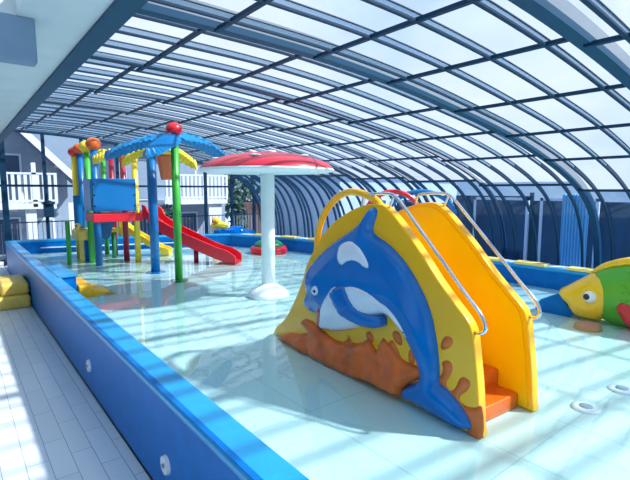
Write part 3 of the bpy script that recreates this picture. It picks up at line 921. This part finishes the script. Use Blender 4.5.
tg = [(2.49, 0.665), (2.72, 0.535), (2.78, 0.42), (2.74, 0.385), (2.25, 0.385), (2.30, 0.43), (2.42, 0.54)]
b = MB(); b.prism(tg, lambda p: (5.78, p[0], p[1]), lambda p: (6.05, p[0], p[1])); b.build('blue_wedge', 'pool_blue', fish, bevel=0.02)  # plain blue wedge reaching from the mouth down to the basin floor

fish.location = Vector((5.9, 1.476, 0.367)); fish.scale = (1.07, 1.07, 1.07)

# ------------------------------------------------------------------ mushroom fountain
mx_, my_ = 3.52, 5.53
mu = thing('mushroom_fountain', (mx_, my_, FZ), 'white stemmed mushroom fountain with a wide red cap', 'fountain')
MB().lathe([(0.31, 0.0), (0.30, 0.04), (0.26, 0.09), (0.20, 0.13), (0.14, 0.165), (0.098, 0.20)], (mx_, my_, FZ), 36).build('foot', 'mushroom_white', mu)
MB().lathe([(0.098, 0.1), (0.098, 1.0), (0.10, 1.79)], (mx_, my_, FZ), 28).build('stem', 'mushroom_white', mu)
R_ = 0.94
cap = MB(); cap.lathe([(R_, 1.825), (R_ - 0.01, 1.85), (R_ * .93, 1.905), (R_ * .8, 1.96), (R_ * .6, 2.015), (R_ * .38, 2.05), (R_ * .18, 2.065), (0.001, 2.07)], (mx_, my_, FZ), 48)
cap = cap.build('cap', 'cap_red', mu)
MB().lathe([(0.10, 1.77), (R_ * .6, 1.77), (R_ * .9, 1.78), (R_ * 1.0, 1.80), (R_ * 1.012, 1.82), (R_ * .99, 1.84)], (mx_, my_, FZ), 48).build('cap_underside', 'mushroom_white', mu)
for a, rr_, s_ in [(-135, .72, .07), (-112, .30, .075), (-75, .7, .06), (-160, .35, .06), (-40, .55, .07), (20, .7, .07), (90, .6, .07), (150, .75, .07)]:
    x = mx_ + R_ * rr_ * math.cos(math.radians(a)); y = my_ + R_ * rr_ * math.sin(math.radians(a))
    pr = [(1.0, 1.85), (.93, 1.905), (.8, 1.96), (.6, 2.015), (.38, 2.05), (.18, 2.065), (0, 2.07)]
    z = FZ + 2.0
    for i in range(len(pr) - 1):
        if pr[i + 1][0] <= rr_ <= pr[i][0]:
            z = FZ + pr[i][1] + (pr[i + 1][1] - pr[i][1]) * (rr_ - pr[i][0]) / (pr[i + 1][0] - pr[i][0])
    MB().lathe([(s_, -0.01), (s_ * .9, 0.012), (s_ * .4, 0.018), (0.001, 0.02)], (x, y, z), 20).build('spot', 'white_gloss', cap)

# ------------------------------------------------------------------ spray arches behind the slide
for nm, mt, c0, lab in (('spray_hoop', 'red', (6.13, 5.5), 'red tube arch behind the crown of the dolphin slide'),
                        ('spray_hoop', 'blue', (7.02, 5.5), 'blue tube arch right of the red one behind the slide')):
    b = MB(); pts = []
    r_ = 0.50 if mt == 'red' else 0.62
    if mt == 'blue': c0 = (6.6, 5.25)
    for k in range(25):
        a = PI * k / 24; pts.append((c0[0] - 0.78 * r_ * math.cos(a) , c0[1] + 0.62 * r_ * math.cos(a), 1.42 + 0.47 * math.sin(a)))
    pts = [(pts[0][0], pts[0][1], FZ)] + pts + [(pts[-1][0], pts[-1][1], FZ)]
    b.tube(pts, 0.045, 12)
    tag(b.build(nm, mt, loc=(c0[0], c0[1], FZ)), lab, 'hoop', 'spray hoops behind the slide')

# ------------------------------------------------------------------ floor drains
for k, (x, y) in enumerate([(3.34, 1.20), (3.88, 1.14)]):
    pass
import itertools
# small fittings on the basin floor
for k, (x, y, lab) in enumerate([(3.42, 1.22, 'round white floor drain right of the slide foot, the nearer left one'), (3.96, 1.17, 'round white floor drain near the right edge of the picture')]):
    t = thing('floor_drain', (x, y, FZ), lab, 'drain', 'white floor drains')
    MB().lathe([(0.095, 0.0), (0.092, 0.012), (0.06, 0.016), (0.001, 0.016)], (x, y, FZ), 28).build('plate', 'white_gloss', t)
    MB().lathe([(0.045, 0.014), (0.043, 0.020), (0.001, 0.020)], (x, y, FZ), 20).build('grate', 'grey_metal', t)
t = MB().lathe([(0.14, 0.0), (0.13, 0.05), (0.09, 0.062), (0.001, 0.065)], (5.45, 1.98, FZ), 24).build('floor_cover', 'terracotta', loc=(5.45, 1.98, FZ))
tag(t, 'small brown cover disc at the water surface in front of the fish', 'cover')
t = thing('water_jet', (4.75, 2.35, FZ), 'small white and blue water nozzle behind the right foot of the slide', 'nozzle')
MB().lathe([(0.10, 0.0), (0.09, 0.05), (0.05, 0.07), (0.04, 0.12), (0.001, 0.13)], (4.75, 2.35, FZ), 20).build('base', 'blue', t)
MB().lathe([(0.045, 0.10), (0.05, 0.16), (0.001, 0.18)], (4.75, 2.35, FZ), 16).build('nozzle', 'white_gloss', t)

# ------------------------------------------------------------------ entry steps over the pool wall
t = thing('deck_steps', (0.6, 9.2, 0), 'yellow two tier plastic steps on the white deck against the pool wall', 'steps')
MB().box((0.10, 8.65, 0.0), (0.90, 9.75, 0.20)).build('lower_step', 'step_yellow', t, bevel=0.05, seg=4)
MB().box((0.50, 8.80, 0.19), (0.90, 9.75, 0.40)).build('upper_step', 'step_yellow', t, bevel=0.05, seg=4)
t = thing('entry_block', (1.2, 7.3, FZ), 'blue block against the inside of the long pool wall at the entry', 'block')
MB().box((1.09, 7.1, FZ), (1.30, 8.6, 0.705)).build('body', 'pool_blue', t, bevel=0.02)
MB().box((1.07, 7.08, 0.695), (1.32, 8.62, 0.722)).build('top_pad', 'coping_blue', t, bevel=0.01)
t = thing('pool_steps', (1.6, 7.3, FZ), 'yellow low steps rising out of the water inside the pool entry', 'steps')
MB().box((1.31, 7.05, FZ), (1.50, 7.9, 0.56)).build('upper_step', 'yellow', t, bevel=0.03, seg=3)
b = MB(); b.prism([(1.48, FZ), (1.82, FZ), (1.78, 0.42), (1.50, 0.50), (1.48, 0.50)], lambda p: (p[0], 7.05, p[1]), lambda p: (p[0], 7.6, p[1])); b.build('lower_step', 'yellow', t, bevel=0.01)
# foot-bath curb
b = MB(); cb = [Vector(p) for p in catmull([(0.88, 9.82, 0), (0.82, 10.0, 0), (0.68, 10.2, 0), (0.45, 10.33, 0), (-0.4, 10.36, 0)], 4)]
for i in range(len(cb) - 1):
    pass
'''struct_curb = MB()
for i in range(len(cb) - 1):
    struct_curb.bar((cb[i].x, cb[i].y, 0.34), (cb[i + 1].x, cb[i + 1].y, 0.34), 0.035, 0.68)
t = struct_curb.build('curb_wall', 'pool_blue', loc=(0.8, 9, 0)); struct(t); t['label'] = 'thin blue curved curb behind the yellow deck steps'
'''

# ------------------------------------------------------------------ palm with bucket: green and blue posts
def leaf(name, p0, p1, width, mat, parent, drop=0.12, nseg=14):
    """corrugated arched leaf from p0 (hub) to p1 (tip)"""
    p0 = Vector(p0); p1 = Vector(p1); d = p1 - p0; h_ = Vector((d.x, d.y, 0)).normalized(); sd_ = Vector((-h_.y, h_.x, 0))
    b = MB(); rows = []
    N_ = nseg * 2
    for i in range(N_ + 1):
        t = i / N_
        c = p0 + d * t + Vector((0, 0, drop * math.sin(PI * t)))
        wv = width * (0.30 + 0.70 * math.sin(PI * min(1, (t * 0.85 + 0.12)))) * (1.0 if t < 0.86 else (1 - (t - 0.86) / 0.14 * 0.75))
        rg = 0.016 if i % 2 else -0.010
        row = []
        for k in (-1, -0.5, 0, 0.5, 1):
            row.append(c + sd_ * wv * 0.5 * k + Vector((0, 0, rg - 0.30 * width * abs(k) ** 1.3)))
        rows.append(row)
    vs = [v for r in rows for v in r] + [v - Vector((0, 0, 0.025)) for r in rows for v in r]
    o = len(rows) * 5; fs = []
    for i in range(N_):
        for k in range(4):
            q = (i * 5 + k, i * 5 + k + 1, (i + 1) * 5 + k + 1, (i + 1) * 5 + k)
            fs.append(q); fs.append(tuple(a + o for a in reversed(q)))
        fs.append((i * 5, (i + 1) * 5, (i + 1) * 5 + o, i * 5 + o)); fs.append((i * 5 + 4, (i + 1) * 5 + 4, (i + 1) * 5 + 4 + o, i * 5 + 4 + o))
    fs.append((0, 1, 2, 3, 4, 4 + o, 3 + o, 2 + o, 1 + o, o)); e0 = N_ * 5
    fs.append(tuple(e0 + k for k in range(5)) + tuple(e0 + o + k for k in (4, 3, 2, 1, 0)))
    b.add(vs, fs)
    return b.build(name, mat, parent)
gx, gy = 2.925, 7.42
t = thing('palm_fountain', (gx, gy, FZ), 'green post palm fountain with blue leaves and a red ball on top', 'palm fountain', 'palm fountains of the play tower')
MB().tube([(gx, gy, FZ), (gx, gy, 2.84)], 0.064, 20).build('post', 'green', t)
MB().lathe([(0.16, 0), (0.15, 0.02), (0.001, 0.025)], (gx, gy, FZ), 20).build('foot_plate', 'dark_green', t)
MB().ball((gx, gy, 2.91), 0.135, sz=0.85).build('ball', 'red', t)
hub = (gx, gy, 2.88)
leaf('leaf', hub, (4.36, 8.30, 2.60), 0.42, 'leaf_blue', t, drop=0.10)
leaf('leaf', hub, (2.34, 7.08, 2.56), 0.50, 'leaf_blue', t, drop=0.03)
leaf('leaf', hub, (2.12, 8.55, 2.58), 0.42, 'leaf_blue', t, drop=0.06)
bx, by = 2.89, 8.46
t = thing('palm_fountain', (bx, by, FZ), 'blue post palm fountain with yellow leaves behind the green post', 'palm fountain', 'palm fountains of the play tower')
MB().tube([(bx, by, FZ), (bx, by, 2.70)], 0.08, 20).build('post', 'blue', t)
MB().lathe([(0.18, 0), (0.17, 0.02), (0.001, 0.025)], (bx, by, FZ), 20).build('foot_plate', 'blue', t)
hub2 = (bx, by, 2.79)
leaf('leaf', hub2, (3.85, 8.65, 2.48), 0.48, 'leaf_yellow', t, drop=0.10)
leaf('leaf', hub2, (2.45, 8.75, 2.50), 0.50, 'leaf_yellow', t, drop=0.06)
leaf('leaf', (2.70, 8.75, 2.72), (2.02, 9.0, 2.52), 0.42, 'leaf_yellow', t, drop=0.06)
# hanging orange bucket
t = thing('tipping_bucket', (2.99, 8.0, 2.2), 'orange water bucket hanging under the leaves between the blue and green posts', 'bucket')
cxb, cyb = 2.99, 8.0
MB().lathe([(0.095, 2.10), (0.16, 2.50), (0.175, 2.50), (0.175, 2.53), (0.155, 2.53), (0.145, 2.48), (0.085, 2.13)], (cxb, cyb, 0), 24).build('body', 'orange', t)
MB().tube([(cxb - 0.18, cyb, 2.51), (cxb - 0.18, cyb, 2.58), (cxb, cyb, 2.64), (cxb + 0.18, cyb, 2.58), (cxb + 0.18, cyb, 2.51)], 0.014, 8).build('bail', 'grey_metal', t)
MB().tube([(cxb, cyb, 2.64), (cxb, cyb, 2.75)], 0.02, 8).build('hanger_bar', 'grey_metal', t)

# ------------------------------------------------------------------ play tower
tw = thing('play_tower', (2.6, 10.5, FZ), 'play tower of coloured posts with ball tops, blue panels and a red platform', 'play tower')
posts = [(2.26, 9.96, 2.72, 0.068, 'blue', 'orange', 0.165), (2.24, 10.46, 2.70, 0.060, 'green', 'leaf_yellow', 0.165), (2.16, 11.30, 2.66, 0.060, 'leaf_yellow', 'ball_red', 0.14),
         (2.26, 11.20, 2.72, 0.065, 'blue', 'orange', 0.155), (2.83, 11.63, 2.68, 0.055, 'green', 'leaf_yellow', 0.14), (2.93, 11.31, 2.68, 0.058, 'dark_red', 'green', 0.14),
         (2.89, 10.26, 2.72, 0.060, 'dark_red', 'green', 0.125), (3.03, 9.92, 2.72, 0.060, 'leaf_yellow', 'ball_red', 0.11)]
for x, y, z, r_, pm, bm_, br in posts:
    p = MB().tube([(x, y, FZ), (x, y, z)], r_, 16).build('post', pm, tw)
    br *= 0.88; MB().ball((x, y, z + br * 0.75), br, sz=0.9).build('ball', bm_, p)
MB().box((2.16, 9.84, 1.27), (3.15, 10.55, 1.44)).build('platform', 'red', tw, bevel=0.02)
MB().box((2.18, 9.88, 1.44), (3.13, 10.52, 1.455)).build('deck_board', 'dark_red', tw)
MB().box((2.18, 9.855, 1.49), (3.02, 9.885, 2.15)).build('panel', 'blue', tw, bevel=0.01)
MB().box((2.145, 9.89, 1.50), (2.175, 10.50, 2.14)).build('panel', 'blue', tw, bevel=0.01)
b = MB(); b.prism([(2.22, 1.28), (2.22, 0.87), (2.62, 0.87), (2.76, 1.28)], lambda p: (p[0], 10.53, p[1]), lambda p: (p[0], 10.56, p[1])); b.build('panel', 'blue', tw)
MB().box((2.05, 11.05, 1.10), (2.22, 11.09, 1.80)).build('panel', 'blue', tw, bevel=0.01)
for sx in (2.21, 2.99):
    for z in (1.6, 1.82, 2.04):
        MB().ball((sx, 9.85, z), 0.018, 10, 6).build('bolt', 'frame_blue', tw)
MB().box((2.10, 10.75, 0.98), (2.88, 11.55, 1.06)).build('platform', 'leaf_yellow', tw, bevel=0.015)
MB().box((1.98, 10.50, 0.86), (2.28, 11.10, 1.06)).build('step', 'step_yellow', tw, bevel=0.03, seg=3)
MB().box((2.04, 10.60, FZ), (2.12, 10.68, 0.88)).build('leg', 'step_yellow', tw)
MB().box((2.15, 10.62, FZ), (2.30, 11.0, 0.86)).build('panel', 'pool_blue', tw)
for sx in (2.00, 2.24):
    MB().tube(catmull([(sx, 10.50, 1.05), (sx, 10.50, 1.14), (sx + 0.05, 10.56, 1.18), (sx + 0.06, 10.9, 1.18)], 4), 0.03, 10).build('grip', 'step_yellow', tw)
p = MB().tube([(1.81, 10.49, FZ), (1.81, 10.49, 1.29)], 0.045, 12).build('post', 'green', tw)
p = MB().tube([(2.80, 10.9, FZ), (2.80, 10.9, 1.0)], 0.05, 12).build('post', 'dark_green', tw)

def trough(name, path, w_, side, mat, parent, thick=0.02):
    """slide: path of bottom centre points, U section"""
    pts = catmull(path, 5); b = MB(); n = len(pts); rows = []
    for i, p in enumerate(pts):
        d = (pts[min(i + 1, n - 1)] - pts[max(i - 1, 0)]); h_ = Vector((d.x, d.y, 0)).normalized(); s_ = Vector((-h_.y, h_.x, 0))
        u = Vector((0, 0, 1)); t = i / (n - 1)
        sd_ = side * (1 if t < 0.9 else 1 - (t - 0.9) * 4)
        hw = w_ / 2
        row = [p - s_ * (hw + thick) + u * -0.02, p - s_ * (hw + thick * 2) + u * sd_, p - s_ * (hw - thick * 0.2) + u * sd_, p - s_ * (hw * .9) + u * 0.02, p + s_ * (hw * .9) + u * 0.02,
               p + s_ * (hw - thick * .2) + u * sd_, p + s_ * (hw + thick * 2) + u * sd_, p + s_ * (hw + thick) + u * -0.02]
        rows.append(row)
    k = 8; vs = [v for r in rows for v in r]; fs = []
    for i in range(n - 1):
        for j in range(k):
            fs.append((i * k + j, i * k + (j + 1) % k, (i + 1) * k + (j + 1) % k, (i + 1) * k + j))
    fs.append(tuple(range(k))); fs.append(tuple((n - 1) * k + j for j in range(k)))
    b.add(vs, fs)
    return b.build(name, mat, parent, bevel=0.008)
t = thing('tower_slide', (3.7, 9.2, FZ), 'red wavy slide running down from the tower platform into the water', 'slide')
trough('chute', [(3.28, 9.92, 1.38), (3.36, 9.82, 1.31), (3.45, 9.68, 1.12), (3.75, 9.35, 0.88), (4.05, 9.0, 0.68), (4.36, 8.72, 0.50), (4.64, 8.44, 0.41)], 0.42, 0.24, 'red', t)
MB().tube([(3.98, 9.1, FZ), (3.98, 9.1, 0.68)], 0.05, 12).build('leg', 'dark_red', t)
t = thing('tower_slide', (3.4, 10.9, FZ), 'small yellow slide behind the tower posts, ending in a rounded lip', 'slide')
trough('chute', [(3.02, 11.08, 1.08), (3.08, 11.05, 1.07), (3.25, 10.95, 0.90), (3.6, 10.72, 0.62), (3.80, 10.58, 0.47), (3.95, 10.48, 0.45)], 0.32, 0.14, 'leaf_yellow', t)
MB().box((3.00, 10.95, 0.85), (3.05, 11.22, 1.20)).build('end_board', 'leaf_yellow', t, bevel=0.01)

# ------------------------------------------------------------------ water toys at the far side
t = thing('dome_toy', (6.0, 9.4, FZ), 'green domed toy on a round red base in the water behind the mushroom stem', 'toy')
MB().lathe([(0.44, 0.0), (0.46, 0.09), (0.42, 0.17), (0.30, 0.19), (0.001, 0.19)], (6.0, 9.4, FZ), 28, 1, 1).build('base', 'red', t)
MB().lathe([(0.36, 0.18), (0.34, 0.24), (0.24, 0.31), (0.12, 0.34), (0.001, 0.35)], (6.0, 9.4, FZ), 28).build('shell', 'dark_green', t)
t = thing('whale_toy', (6.5, 11.6, 0), 'blue whale shaped spray toy on the far pool rim beside the mushroom stem', 'toy')
b = MB(); wp = [(5.9, 0.0), (7.1, 0.0), (7.12, 0.62), (7.0, 0.72), (6.88, 0.66), (6.78, 0.72), (6.66, 0.84), (6.5, 0.86), (6.36, 0.80), (6.15, 0.77), (5.9, 0.76)]
b.prism(smooth_closed(wp, 2), lambda p: (p[0], 11.85, max(p[1], 0.0)), lambda p: (p[0], 12.2, max(p[1], 0.0))); b.build('body', 'pool_blue', t, bevel=0.03)
MB().ball((6.62, 11.84, 0.74), 0.03, 10, 6).build('eye', 'white_gloss', t)
t = thing('duck_toy', (6.1, 12.4, 0.0), 'yellow and orange bird shaped spray toy behind the far pool rim', 'toy')
MB().tube([(6.25, 12.5, 0.0), (6.25, 12.5, 0.80)], 0.05, 10).build('stand', 'grey_metal', t)
MB().lathe([(0.001, 0.72), (0.18, 0.75), (0.27, 0.84), (0.22, 0.93), (0.08, 0.98), (0.001, 0.98)], (6.25, 12.5, 0), 20).build('body', 'leaf_yellow', t)
MB().ball((6.08, 12.42, 1.02), 0.11).build('head', 'leaf_yellow', t)
MB().lathe([(0.05, -0.02), (0.03, 0.06), (0.005, 0.12)], (5.98, 12.38, 0.98), 10).build('beak', 'orange', t)
